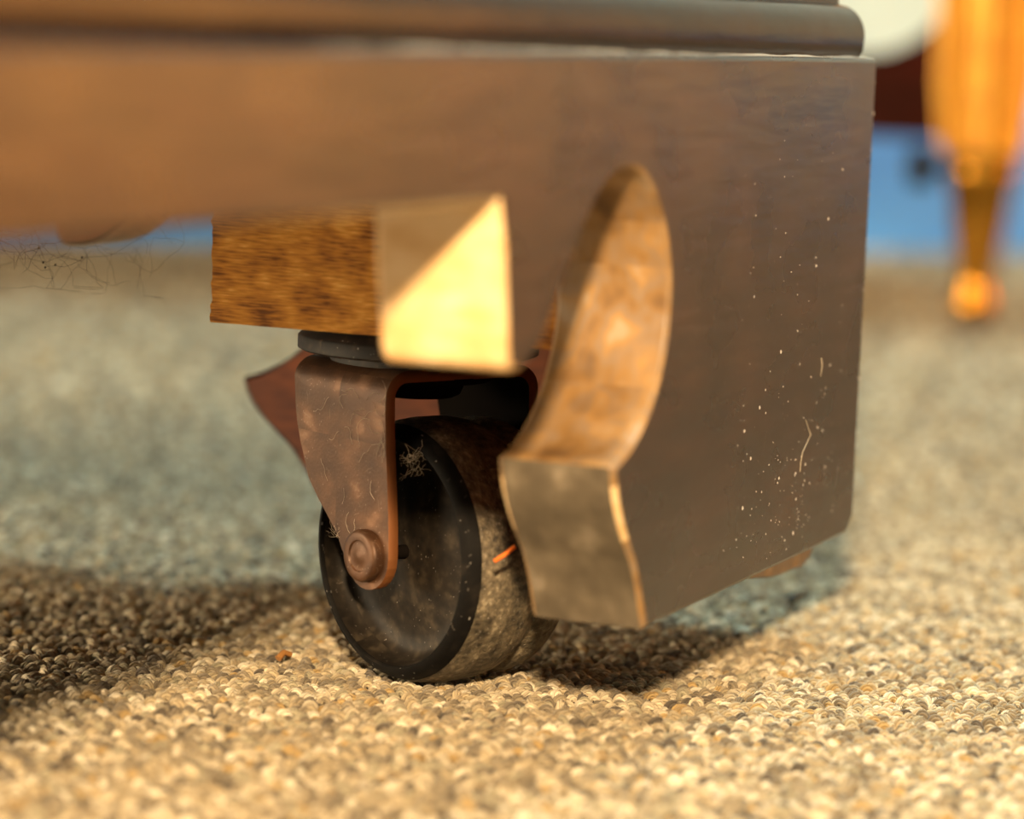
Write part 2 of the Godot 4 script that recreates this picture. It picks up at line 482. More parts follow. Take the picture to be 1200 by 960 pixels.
func make_cabinet(corner: Vector3, turn: float) -> Node3D:
	var t := Node3D.new()
	t.name = "cabinet"
	add_child(t)
	t.position = corner
	t.rotation.y = turn
	tag(t, "dark mahogany cabinet on bracket feet and small casters, standing on the carpet", "cabinet")
	board("front_plinth", WIDE, t).position.y = FOOT
	var side := board("side_plinth", DEEP, t, 20.7, 9.0, 6.5)
	side.rotation.y = PI / 2
	side.mesh = mirrored(side.mesh)
	side.position = Vector3(0, FOOT, 0)
	var far := put("far_side_plinth", [MB.new()], [M.mahogany], t)
	far.mesh = side.mesh
	far.rotation.y = PI / 2
	far.position = Vector3(-WIDE + THICK, FOOT, 0)
	moulding(t)
	t.get_node("base_moulding").position.y = FOOT
	var b := MB.new()
	box(b, Vector3(-WIDE + 0.0096, 0.112, -DEEP), Vector3(-0.0096, 0.72, -0.0096), 0.001)
	put("case_body", [b], [M.mahogany], t, Vector3(0, FOOT, 0))
	b = MB.new()
	box(b, Vector3(-WIDE - 0.006, 0.72, -DEEP), Vector3(0.006, 0.745, 0.006), 0.004)
	put("top", [b], [M.mahogany], t, Vector3(0, FOOT, 0))
	b = MB.new()
	box(b, Vector3(-WIDE + 0.0215, 0.084, -DEEP), Vector3(-0.0212, 0.0945, -0.0212), 0.0)
	put("bottom_panel", [b], [M.dark_inside], t, Vector3(0, FOOT, 0))
	b = MB.new()
	box(b, Vector3(-WIDE + 0.0215, 0.079, -DEEP), Vector3(-0.0212, 0.110, -DEEP + 0.012), 0.0)
	put("back_rail", [b], [M.dark_inside], t, Vector3(0, FOOT, 0))
	# pad under the foot
	b = MB.new()
	extrude(PackedVector2Array([Vector2(-0.058, 0), Vector2(-0.042, -0.0042), Vector2(-0.027, -0.0062), Vector2(-0.008, -0.0069), Vector2(-0.0022, -0.0052), Vector2(-0.0014, 0)]), -0.0075, -0.019, 0.0006, b, [b], [])
	var pad := put("foot_pad", [b], [M.worn_edge], t, Vector3(0, FOOT, 0))
	pad.set_meta("label", "orange brown wooden pad under the foot")
	# dust flecks clinging to the face near the corner
	b = MB.new()
	var r := RandomNumberGenerator.new()
	r.seed = 404
	for i in 230:
		var u := -0.075 * pow(r.randf(), 0.8) - 0.003
		var v := 0.004 + 0.085 * pow(r.randf(), 1.5)
		if i < 90:
			u = clampf(-0.042 + r.randfn() * 0.014, -0.09, -0.002)
			v = absf(0.012 + r.randfn() * 0.008) + 0.002
		elif i < 130:
			u = -0.0009
			v = r.randf_range(0.005, 0.092)
		var sx := r.randf_range(0.00008, 0.00022) * (1.8 if r.randf() < 0.12 else 1.0)
		var sy := sx * r.randf_range(0.6, 2.2) * 0.6
		var tw := r.randf_range(-0.7, 0.7)
		var ring := []
		for k in 6:
			ring.append(Vector3(u, v, 0.0) + Basis(Vector3.BACK, tw) * Vector3(cos(TAU * k / 6) * sx * 1.3, sin(TAU * k / 6) * sy, 0))
		var tip := Vector3(u, v, sx * 0.6)
		for k in 6:
			b.tri(ring[k], ring[(k + 1) % 6], tip, Vector3.BACK, Vector3.BACK, Vector3.BACK)
	var flecks := put("dust_flecks", [b], [M.fleck], t, Vector3(0, FOOT, 0))
	flecks.set_meta("kind", "stuff")
	flecks.set_meta("label", "white dust flecks on the dark face")
	# corner block that carries the caster
	var block := put("caster_block", [rough_block(Vector3(-0.105, 0.0436, -0.0915), Vector3(-0.0212, 0.084, -0.0212))], [M.raw], t, Vector3(0, FOOT, 0))
	block.set_meta("label", "raw orange sawn wood block")
	make_caster(t)
	return t


func mirrored(m: Mesh) -> ArrayMesh:
	# the same board with x and -x exchanged about its corner, laid along +z when turned by 90 degrees
	var out := ArrayMesh.new()
	for s in m.get_surface_count():
		var a := m.surface_get_arrays(s)
		var v: PackedVector3Array = a[Mesh.ARRAY_VERTEX]
		var n: PackedVector3Array = a[Mesh.ARRAY_NORMAL]
		var v2 := PackedVector3Array(v)
		var n2 := PackedVector3Array(n)
		var t: PackedVector2Array = a[Mesh.ARRAY_TEX_UV]
		var t2 := PackedVector2Array(t)
		for i in v.size():
			var j: int = i - i % 3 + [0, 2, 1][i % 3]
			v2[i] = Vector3(-v[j].x, v[j].y, v[j].z)
			n2[i] = Vector3(-n[j].x, n[j].y, n[j].z)
			t2[i] = t[j]
		a[Mesh.ARRAY_TEX_UV] = t2
		a[Mesh.ARRAY_VERTEX] = v2
		a[Mesh.ARRAY_NORMAL] = n2
		out.add_surface_from_arrays(Mesh.PRIMITIVE_TRIANGLES, a)
		out.surface_set_material(s, m.surface_get_material(s))
	return out


# a saw-cut block: its arrises are splintered
func rough_block(lo: Vector3, hi: Vector3) -> MB:
	var b := MB.new()
	var nz := noise(77, 900.0, 3)
	var ny := 40
	var rows := []
	for i in ny + 1:
		var y := lerpf(lo.y, hi.y, float(i) / ny)
		rows.append([y, lo.z + nz.get_noise_2d(y, 0.0) * 0.0008])
	for i in ny:
		var y0: float = rows[i][0]
		var y1: float = rows[i + 1][0]
		var z0: float = rows[i][1]
		var z1: float = rows[i + 1][1]
		b.flat(Vector3(lo.x, y0, z0), Vector3(lo.x, y1, z1), Vector3(lo.x, y1, hi.z), Vector3(lo.x, y0, hi.z), Vector3.LEFT)
		b.flat(Vector3(hi.x, y0, z0), Vector3(hi.x, y1, z1), Vector3(hi.x, y1, hi.z), Vector3(hi.x, y0, hi.z), Vector3.RIGHT)
		b.flat(Vector3(lo.x, y0, z0), Vector3(lo.x, y1, z1), Vector3(hi.x, y1, z1), Vector3(hi.x, y0, z0), Vector3.FORWARD)
	b.flat(Vector3(lo.x, lo.y, hi.z), Vector3(hi.x, lo.y, hi.z), Vector3(hi.x, hi.y, hi.z), Vector3(lo.x, hi.y, hi.z), Vector3.BACK)
	b.flat(Vector3(lo.x, lo.y, rows[0][1]), Vector3(hi.x, lo.y, rows[0][1]), Vector3(hi.x, lo.y, hi.z), Vector3(lo.x, lo.y, hi.z), Vector3.DOWN)
	b.flat(Vector3(lo.x, hi.y, rows[ny][1]), Vector3(hi.x, hi.y, rows[ny][1]), Vector3(hi.x, hi.y, hi.z), Vector3(lo.x, hi.y, hi.z), Vector3.UP)
	return b


# The caster's own axes: x along the axle towards the visible face, y up from the carpet, z backwards (the wheel trails towards -z). mm
func make_caster(cab: Node3D) -> void:
	const CM := 0.00109
	var fork := MB.new()
	var dark := MB.new()
	var bright := MB.new()
	var off := -9.0        # axle lies this far along z from the swivel axis
	var left_y := [16.0, 20.0, 24.8, 32.5, 41.0, 47.5, 54.0]
	var left_t := [-1.0, -5.6, -8.3, -16.6, -20.4, -22.0, -22.4]
	var across := 14
	for s in [1.0, -1.0]:
		# path of the sheet from the axle end up and over the crown: (x, y, height used for the outline)
		var path := []
		for k in 7:
			var a := PI / 2 * k / 6.0
			path.append(Vector3(16.5, 22.5 - 5.8 * cos(a), 22.5 - 5.8 * cos(a)))
		for k in 9:
			path.append(Vector3(16.5, 24.0 + 24.8 * k / 8.0, 24.0 + 24.8 * k / 8.0))
		for k in range(1, 7):
			var a := PI / 2 * k / 6.0
			path.append(Vector3(12.0 + 4.5 * cos(a), 49.1 + 4.5 * sin(a), 52.5))
		path.append(Vector3(5, 53.6, 54))
		path.append(Vector3(0, 53.6, 54))
		var outer := []
		var inner := []
		for k in path.size():
			var q: Vector3 = path[k]
			var hy := q.z
			var tl := -27.0
			for i in left_y.size() - 1:
				if hy >= left_y[i] and hy <= left_y[i + 1]:
					tl = lerpf(left_t[i], left_t[i + 1], (hy - left_y[i]) / (left_y[i + 1] - left_y[i]))
			var tr := lerpf(5.8, 3.6, smoothstep(22.5, 50.0, hy))
			if hy < 22.5:
				var w := sqrt(maxf(0.0, 5.8 * 5.8 - pow(22.5 - hy, 2)))
				tr = w
				tl = maxf(tl, -w) if hy < 20.0 else minf(-w, tl)
				tl = -w
			var dirn: Vector3 = (path[mini(k + 1, path.size() - 1)] - path[maxi(k - 1, 0)])
			var nn := Vector2(dirn.y, -dirn.x).normalized()
			if k < 7:
				nn = Vector2(1, 0)
			var ro := []
			var ri := []
			for i in across + 1:
				var tt := lerpf(tl, tr, float(i) / across)
				var curl := pow(maxf(0.0, -20.5 - tt), 2.0) / 10.0 * smoothstep(30.0, 40.0, hy)
				var tx := minf(q.x, 16.5 - curl) if s else q.x
				ro.append(Vector3(s * tx, q.y, -(tt) + off) * CM)
				ri.append(Vector3(s * (tx - nn.x * 2.0), q.y - nn.y * 2.0, -(tt) + off) * CM)
			outer.append(ro)
			inner.append(ri)
		sheet(fork, dark, bright, outer, inner, s)
	var f := put("caster_fork", [fork, dark, bright], [M.steel, M.recess_shade, M.edge_highlight], cab, Vector3(-0.0755, 0, -0.0635))
	f.rotation.y = atan2(0.458, -0.889)
	f.set_meta("label", "browned steel fork of the caster")
	var b := MB.new()
	lathe(b, [Vector2(0, 53.4), Vector2(15, 53.4), Vector2(15, 55.0), Vector2(19.8, 55.0), Vector2(20.6, 55.4), Vector2(20.6, 57.4), Vector2(20.2, 57.8), Vector2(16.4, 60.2), Vector2(0, 60.2)].map(func(q): return q * CM), 56)
	put("swivel_plate", [b], [M.dark_steel], f)
	b = MB.new()
	lathe(b, [Vector2(0, 47.6), Vector2(6.5, 47.6), Vector2(7.5, 48.2), Vector2(8.2, 50.2), Vector2(12.5, 50.6), Vector2(12.8, 51.7), Vector2(0, 51.7)].map(func(q): return q * CM), 40)
	put("added_kingpin", [b], [M.recess_shade], f)  # dark kingpin shape added to fill the shaded gap in the fork
	# wheel: turned round the axle
	var ax := Transform3D(Basis(Vector3(0, -1, 0), Vector3(1, 0, 0), Vector3(0, 0, 1)), Vector3(0, 22.5 * CM, off * CM))
	b = MB.new()
	lathe(b, [Vector2(16, -11.2), Vector2(18.6, -12), Vector2(20.4, -11.4), Vector2(21.6, -9.8), Vector2(22.0, -8.2), Vector2(21.8, -6.2), Vector2(21.0, -4.9), Vector2(21.3, -4.0), Vector2(22.1, -2.6), Vector2(22.5, 0.0), Vector2(22.5, 4.2), Vector2(22.2, 7.0), Vector2(21.6, 9.4)].map(func(q): return q * CM), 72, ax, 0.5)
	var sw := MB.new()
	lathe(sw, [Vector2(21.6, 9.4), Vector2(20.9, 10.9), Vector2(20.1, 11.7), Vector2(19.4, 11.9), Vector2(19.1, 11.6), Vector2(19.0, 10.4)].map(func(q): return q * CM), 72, ax, 0.5)
	var ty := put("wheel_tyre", [b, sw], [M.rubber, M.sidewall], f)
	ty.set_meta("label", "dusty black rubber tyre")
	b = MB.new()
	lathe(b, [Vector2(16.2, -11.2), Vector2(15.5, -10), Vector2(4, -9), Vector2(0, -9)].map(func(q): return q * CM), 40, ax)
	lathe(b, [Vector2(19.05, 11.2), Vector2(18.8, 9.4), Vector2(18.2, 7.6), Vector2(16.8, 6.5), Vector2(14.0, 6.5), Vector2(11, 7.2), Vector2(8, 7.9), Vector2(5, 8.4), Vector2(0, 8.5)].map(func(q): return q * CM), 64, ax)
	put("wheel_disc", [b], [M.disc], f)
	b = MB.new()
	lathe(b, [Vector2(4.4, 16.4), Vector2(4.45, 17.7), Vector2(4.2, 18.2), Vector2(3.7, 18.4), Vector2(2.7, 18.35), Vector2(2.5, 18.05), Vector2(1.2, 18.0), Vector2(0.9, 18.2), Vector2(0, 18.2)].map(func(q): return q * CM), 32, ax)
	var rod := MB.new()
	lathe(rod, [Vector2(1.2, -16), Vector2(1.2, 16.4), Vector2(4.0, 16.45)].map(func(q): return q * CM), 20, ax)
	lathe(b, [Vector2(0, -18.4), Vector2(3.2, -18.4), Vector2(4.0, -17.6), Vector2(4.0, -16.4)].map(func(q): return q * CM), 24, ax)
	put("axle_bolt", [b, rod], [M.steel, M.recess_shade], f)
	# dust and hairs that cling to the fork
	b = MB.new()
	var r := RandomNumberGenerator.new()
	r.seed = 5
	for i in 26:
		var y := r.randf_range(24, 50)
		var tl := lerpf(-8.0, -20.0, clampf((y - 24) / 20.0, 0, 1))
		var q := Vector3(16.7, y, 0)
		var tt := r.randf_range(tl + 1.5, 3.8) if i > 10 else r.randf_range(1.5, 4.0)
		var d := r.randf_range(0, TAU)
		var pts := []
		for k in r.randi_range(5, 12):
			var curl := pow(maxf(0.0, -20.5 - tt), 2.0) / 10.0
			pts.append(Vector3(16.75 - curl, q.y, -tt + off) * CM)
			d += r.randf_range(-0.8, 0.8)
			tt = clampf(tt + cos(d) * 0.7, tl, 4.0)
			q.y += sin(d) * 0.7
		tube(b, pts, 0.000035, 4)
	# fluff between fork and tyre
	for i in 40:
		var q := Vector3(r.randf_range(11.5, 14.5), r.randf_range(36.5, 40.5), r.randf_range(-8.5, -5.0))
		var pts := []
		var d := Vector3(r.randfn(), r.randfn(), r.randfn()).normalized()
		for k in 7:
			pts.append(Vector3(q.x, q.y, q.z + off) * CM)
			d = (d + Vector3(r.randfn(), r.randfn(), r.randfn()) * 0.5).normalized()
			q += d * 0.45
		tube(b, pts, 0.000035, 4)
	for i in 12:
		var q := Vector3(16.6, 25.0 + r.randfn() * 0.6, 8.3 + r.randfn() * 0.5)
		var pts := []
		var d := Vector3(r.randfn(), r.randfn(), r.randfn()).normalized()
		for k in 7:
			pts.append(Vector3(q.x, q.y, q.z + off) * CM)
			d = (d + Vector3(r.randfn(), r.randfn(), r.randfn()) * 0.5).normalized()
			q += d * 0.4
		tube(b, pts, 0.000035, 4)
	var o := put("clinging_dust", [b], [M.lint], f)
	o.set_meta("kind", "stuff")
	o.set_meta("label", "pale dust hairs clinging to the fork")


func sheet(b: MB, back: MB, bright: MB, outer: Array, inner: Array, s: float) -> void:
	var rows := outer.size()
	var cols: int = outer[0].size()
	var no := []
	for k in rows:
		var rn := []
		for i in cols:
			var du: Vector3 = outer[k][mini(i + 1, cols - 1)] - outer[k][maxi(i - 1, 0)]
			var dv: Vector3 = outer[mini(k + 1, rows - 1)][i] - outer[maxi(k - 1, 0)][i]
			if k == 0:
				dv = Vector3(0, 1, 0)
				du = Vector3(0, 0, -1)
			var nn := du.cross(dv).normalized()
			var away := Vector3(s, 0.7, 0)
			if nn.dot(away) < 0:
				nn = -nn
			rn.append(nn)
		no.append(rn)
	for k in rows - 1:
		for i in cols - 1:
			b.quad(outer[k][i], outer[k][i + 1], outer[k + 1][i + 1], outer[k + 1][i], no[k][i], no[k][i + 1], no[k + 1][i + 1], no[k + 1][i])
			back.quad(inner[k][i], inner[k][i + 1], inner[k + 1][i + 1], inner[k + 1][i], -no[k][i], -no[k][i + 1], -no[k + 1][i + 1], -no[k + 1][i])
		for i in [0, cols - 1]:
			var e := Vector3(0, 0, 1 if i == 0 else -1)
			var e0: Vector3 = e
			var e1: Vector3 = e
			if k < 7:
				var dv: Vector3 = outer[k + 1][i] - outer[k][i]
				e0 = Vector3(0, -absf(dv.z), e.z * absf(dv.y)).normalized()
				e1 = e0
			# narrow rounded rim
			var rim: MB = bright if i else b
			rim.quad(outer[k][i], outer[k + 1][i], inner[k + 1][i], inner[k][i], (e0 + no[k][i] * 0.7).normalized(), (e1 + no[k + 1][i] * 0.7).normalized(), e1, e0)


# ---------------------------------------------------------------- carpet
func yarn_colour(r: RandomNumberGenerator) -> Color:
	var k := r.randf()
	var c := Color(0.345, 0.272, 0.165)
	if k < 0.20:
		c = Color(0.47, 0.39, 0.265)
	elif k < 0.38:
		c = Color(0.235, 0.186, 0.118)
	elif k < 0.52:
		c = Color(0.165, 0.13, 0.085)
	elif k < 0.62:
		c = Color(0.32, 0.275, 0.18)
	elif k < 0.66:
		c = Color(0.35, 0.235, 0.095)
	elif k < 0.70:
		c = Color(0.085, 0.065, 0.045)
	elif k < 0.78:
		c = Color(0.58, 0.51, 0.38)
	return c * r.randf_range(1.03, 1.36)


func loop(b: MB, at: Vector3, turn: float, lean: float, wide: float, high: float, fat: float, r: RandomNumberGenerator) -> void:
	var bs := Basis(Vector3.UP, turn) * Basis(Vector3.RIGHT, lean)
	var steps := 8
	var ph := r.randf_range(0, TAU)
	for ply in 5:
		var pts := []
		var g: float = [0.72, 1.0, 0.86, 1.16, 0.95][ply]
		b.tint = Color(g, g, g)
		for k in steps + 1:
			var th := PI * k / steps
			var tw := ph + ply * TAU / 5 + th * 0.75
			var c := Vector3(cos(th) * wide, sin(th) * high, 0)
			var out := Vector3(cos(th), sin(th), 0)
			pts.append(at + bs * (c + (out * cos(tw) + Vector3(0, 0, 1) * sin(tw)) * fat * 0.62))
		tube(b, pts, fat * 0.40, 5)
	b.tint = Color.WHITE


func make_carpet() -> void:
	var r := RandomNumberGenerator.new()
	r.seed = 11
	var b := MB.new()
	loop(b, Vector3(0, -0.0003, 0), 0.0, 0.0, 0.00082, 0.00125, 0.00056, r)
	# one loose fibre
	tube(b, [Vector3(-0.0006, 0.0006, 0.0004), Vector3(-0.0002, 0.0013, 0.0006), Vector3(0.0004, 0.0015, 0.0003), Vector3(0.0009, 0.0012, 0.0005)], 0.00003, 3)
	var mesh := ArrayMesh.new()
	b.add_to(mesh, M.yarn)
	var tf := []
	var z := 0.0
	z = -0.36
	while z > -1.86:
		var grow := 1.0 + smoothstep(-0.75, -1.2, z) * 1.3
		var px := 0.00235 * grow
		var pz := 0.0019 * grow
		var half := -z / 6.0 * 1.05 + 0.08
		var x := -half + r.randf() * px
		while x < half:
			if z > -1.69 - 0.344 * x + 0.012:
				var at := Vector3(x + r.randf_range(-0.35, 0.35) * px, r.randf_range(-0.0016, -0.0012), z + r.randf_range(-0.35, 0.35) * pz)
				var bs := Basis(Vector3.UP, r.randfn() * 0.6) * Basis(Vector3.RIGHT, r.randf_range(-0.15, 0.65))
				var f := r.randf_range(0.95, 1.4) * grow
				tf.append([Transform3D(bs.scaled(Vector3(f, f * r.randf_range(0.85, 1.2), f)), at), yarn_colour(r)])
			x += px
		z -= pz
	var mm := MultiMesh.new()
	mm.transform_format = MultiMesh.TRANSFORM_3D
	mm.use_colors = true
	mm.mesh = mesh
	mm.instance_count = tf.size()
	for i in tf.size():
		mm.set_instance_transform(i, tf[i][0])
		mm.set_instance_color(i, tf[i][1])
	var o := MultiMeshInstance3D.new()
	o.name = "carpet_pile"
	o.multimesh = mm
	add_child(o)
	tag(o, "beige and brown flecked loop pile of the carpet all over the floor", "carpet", "stuff")


# ---------------------------------------------------------------- background
func make_table() -> void:
	var t := Node3D.new()
	t.name = "side_table"
	add_child(t)
	t.position = Vector3(0.1955, 0, -1.31)
	tag(t, "gilded table with fluted legs, brass toes and a red mahogany stretcher, in the background", "table")
	var spots := [Vector3(0, 0, 0), Vector3(-0.52, 0, 0), Vector3(-0.13, 0, -0.17), Vector3(-0.52, 0, -0.17)]
	for k in 4:
		var at: Vector3 = spots[k]
		var b := MB.new()
		# fluted shaft: two broad reeds with a dark groove between
		var rings := []
		for j in 13:
			var y := 0.075 + 0.365 * j / 12.0
			var w := lerpf(0.0205, 0.028, float(j) / 12.0) * (1.0 if j else 0.86)
			var ring := []
			for i in 96:
				var a := TAU * i / 96
				var flute := 0.66 + 0.34 * smoothstep(0.2, 0.5, absf(sin(a * 4.0 + 0.35)))
				ring.append(Vector3(cos(a) * w * flute, y, sin(a) * w * flute))
			rings.append(ring)
		for j in 12:
			for i in 96:
				var i2 := (i + 1) % 96
				var n0: Vector3 = (rings[j][i2] - rings[j][(i + 95) % 96]).cross(Vector3.UP).normalized() * -1.0
				var n1: Vector3 = (rings[j][(i + 2) % 96] - rings[j][i]).cross(Vector3.UP).normalized() * -1.0
				b.quad(rings[j][i], rings[j][i2], rings[j + 1][i2], rings[j + 1][i], n0, n1, n1, n0)
		put("leg", [b], [M.gilt], t, at)
		b = MB.new()
		lathe(b, [Vector2(0.003, 0.001), Vector2(0.0075, 0.003), Vector2(0.0098, 0.009), Vector2(0.0095, 0.014), Vector2(0.0075, 0.018), Vector2(0.0078, 0.022), Vector2(0.0112, 0.045), Vector2(0.0130, 0.060), Vector2(0.0150, 0.0625), Vector2(0.0155, 0.068), Vector2(0.0150, 0.073), Vector2(0.0165, 0.0755), Vector2(0.0165, 0.077), Vector2(0, 0.077)], 32)
		put("brass_toe", [b], [M.brass], t, at)
	var s := MB.new()
	# stretcher with hollow corners that rise to the legs
	var p := PackedVector2Array([Vector2(-0.535, 0.082), Vector2(0.015, 0.080)])
	for k in 7:
		var a := PI / 2 * k / 6.0
		p.append(Vector2(-0.010 - 0.040 * (1.0 - cos(a)), 0.160 - 0.045 * sin(a)) if k else Vector2(-0.010, 0.160))
	p.append(Vector2(-0.470, 0.115))
	p.append(Vector2(-0.510, 0.160))
	p.append(Vector2(-0.535, 0.160))
	extrude(p, 0.006, -0.006, 0.001, s, [s], [])
	put("stretcher", [s], [M.redwood], t, Vector3(0, 0, -0.012))
	s = MB.new()
	box(s, Vector3(-0.57, 0.44, -0.215), Vector3(0.09, 0.47, 0.08), 0.004)
	put("table_top", [s], [M.redwood], t)
	s = MB.new()
	tube(s, [Vector3(-0.010, 0.069, 0.006), Vector3(-0.024, 0.0685, 0.008)], 0.0022, 10)
	lathe(s, [Vector2(0, -0.004), Vector2(0.0075, -0.005), Vector2(0.009, -0.003), Vector2(0.009, 0.003), Vector2(0.0075, 0.005), Vector2(0, 0.004)], 20, Transform3D(Basis(Vector3(0, 1, 0), Vector3(-1, 0, 0), Vector3(0, 0, 1)), Vector3(-0.027, 0.0685, 0.008)))
	put("thumbscrew", [s], [M.black], t)


func make_lamp(at: Vector3, aim: Vector3, energy: float, colour: Color) -> void:
	var t := Node3D.new()
	t.name = "spot_lamp"
	add_child(t)
	t.position = Vector3(at.x, 0, at.z)
	tag(t, "small warm spot lamp on a short stand just behind the viewpoint", "lamp")
	var b := MB.new()
	lathe(b, [Vector2(0, 0), Vector2(0.11, 0), Vector2(0.11, 0.012), Vector2(0.02, 0.022), Vector2(0, 0.022)], 32)
	put("base", [b], [M.black], t)
	b = MB.new()
	lathe(b, [Vector2(0.006, 0.02), Vector2(0.006, at.y - 0.05), Vector2(0.018, at.y - 0.045), Vector2(0.018, at.y - 0.026), Vector2(0, at.y - 0.026)], 16)
	put("pole", [b], [M.black], t)
	b = MB.new()
	var pr := []
	for k in 13:
		var a := -PI / 2 + PI * k / 12.0
		pr.append(Vector2(cos(a) * 0.019, sin(a) * 0.019))
	lathe(b, pr, 24)
	var glow := mat("warm_bulb_glow", colour, 0.5)
	glow.emission_enabled = true
	glow.emission = colour
	glow.emission_energy_multiplier = 4.0
	put("bulb", [b], [glow], t, Vector3(0, at.y, 0))
	var dir := (aim - at).normalized()
	var side := dir.cross(Vector3.UP).normalized()
	b = MB.new()
	lathe(b, [Vector2(0.012, -0.034), Vector2(0.034, -0.030), Vector2(0.05, 0.0), Vector2(0.062, 0.05), Vector2(0.060, 0.05), Vector2(0.048, 0.0), Vector2(0.032, -0.028), Vector2(0.012, -0.032)], 32, Transform3D(Basis(side, dir, side.cross(dir)), Vector3.ZERO))
	put("reflector", [b], [M.shade], t, Vector3(0, at.y, 0))
	var l := SpotLight3D.new()
	l.name = "bulb_light"
	l.light_color = colour
	l.light_energy = energy
	l.light_size = 0.019
	l.spot_angle = 32.0
	l.spot_angle_attenuation = 0.4
	l.spot_range = 8.0
	l.spot_attenuation = 2.0
	l.shadow_enabled = true
	t.add_child(l)
	l.transform = Transform3D(Basis.looking_at(dir), Vector3(0, at.y, 0))


func make_amber_fill_lamp(at: Vector3, energy: float, colour: Color) -> void:  # added glow out of view, mirrored warmly by the front board
	var t := Node3D.new()
	t.name = "amber_fill_lamp"
	add_child(t)
	t.position = at
	tag(t, "added unseen amber drum light at the right, for a warm reflection in the cabinet", "lamp")
	var b := MB.new()
	lathe(b, [Vector2(0, 0), Vector2(0.09, 0), Vector2(0.09, 0.015), Vector2(0.03, 0.03), Vector2(0, 0.03)], 32)
	put("base", [b], [M.black], t)
	b = MB.new()
	lathe(b, [Vector2(0, 0.03), Vector2(0.19, 0.03), Vector2(0.19, 0.46), Vector2(0, 0.46)], 40)
	var glow := mat("amber_fill_glow", colour, 0.8)
	glow.emission_enabled = true
	glow.emission = colour
	glow.emission_energy_multiplier = 6.0
	put("amber_drum", [b], [glow], t)
	var l := OmniLight3D.new()
	l.name = "amber_fill_light"
	l.light_color = colour
	l.light_energy = energy
	l.light_size = 0.15
	l.omni_range = 8.0
	l.omni_attenuation = 2.0
	l.shadow_enabled = true
	t.add_child(l)
	l.position = Vector3(0, 0.25, 0)


# added fill out of view, shaped as a paper lantern: glows towards its right
func make_fill_lantern(at: Vector3, size: Vector3, energy: float, colour: Color) -> void:
	var t := Node3D.new()
	t.name = "fill_lantern"
	add_child(t)
	t.position = at
	tag(t, "added unseen fill light shaped as a low paper lantern by the left wall", "lantern")
	var b := MB.new()
	for y in [0.0, size.y - 0.02]:
		box(b, Vector3(-size.x / 2, y, -size.z / 2), Vector3(size.x / 2, y + 0.02, size.z / 2), 0.002)
	for z in [-size.z / 2, size.z / 2 - 0.02]:
		box(b, Vector3(-size.x / 2, 0.02, z), Vector3(size.x / 2, size.y - 0.02, z + 0.02), 0.002)
	put("frame", [b], [M.redwood], t)
	b = MB.new()
	box(b, Vector3(-size.x / 2 + 0.008, 0.02, -size.z / 2 + 0.02), Vector3(size.x / 2 - 0.008, size.y - 0.02, size.z / 2 - 0.02), 0.0)
	var glow := mat("fill_lantern_glow", colour, 0.8)
	glow.emission_enabled = true
	glow.emission = colour
	glow.emission_energy_multiplier = 1.0
	put("paper", [b], [glow], t)
	var l := AreaLight3D.new()
	l.name = "fill_lantern_light"
	l.area_size = Vector2(size.z - 0.04, size.y - 0.04)
	l.light_color = colour
	l.light_energy = energy
	l.area_range = 8.0
	l.area_attenuation = 2.0
	l.shadow_enabled = true
	t.add_child(l)
	l.position = Vector3(size.x / 2 + 0.004, size.y / 2, 0)
	l.rotation.y = -PI / 2


func ceiling_panel(called: String, at: Vector3, size: Vector2, energy: float, colour: Color, label: String) -> void:
	var t := Node3D.new()
	t.name = called
	add_child(t, true)
	t.position = at
	tag(t, label, "light")
	var b := MB.new()
	box(b, Vector3(-size.x / 2 - 0.03, 0.0, -size.y / 2 - 0.03), Vector3(size.x / 2 + 0.03, 0.04, size.y / 2 + 0.03), 0.004)
	put("frame", [b], [M.ceiling], t)
	b = MB.new()
	box(b, Vector3(-size.x / 2, -0.006, -size.y / 2), Vector3(size.x / 2, 0.0, size.y / 2), 0.002)
	var glow := mat("cool_panel_glow", colour, 0.5)
	glow.emission_enabled = true
	glow.emission = colour
	glow.emission_energy_multiplier = 1.0
	put("diffuser", [b], [glow], t)
	var l := AreaLight3D.new()
	l.name = "panel_light"
	l.area_size = size
	l.light_color = colour
	l.light_energy = energy
	l.area_range = 8.0
	l.area_attenuation = 2.0
	l.shadow_enabled = true
	t.add_child(l)
	l.position = Vector3(0, -0.012, 0)
	l.rotation.x = -PI / 2


func stray(called: String, pts: Array, r: float, m: Material, label: String, category: String, taper := 1.0) -> void:
	var b := MB.new()
	tube(b, pts, r, 6, taper)
	var o := put(called, [b], [m], self)
	tag(o, label, category)


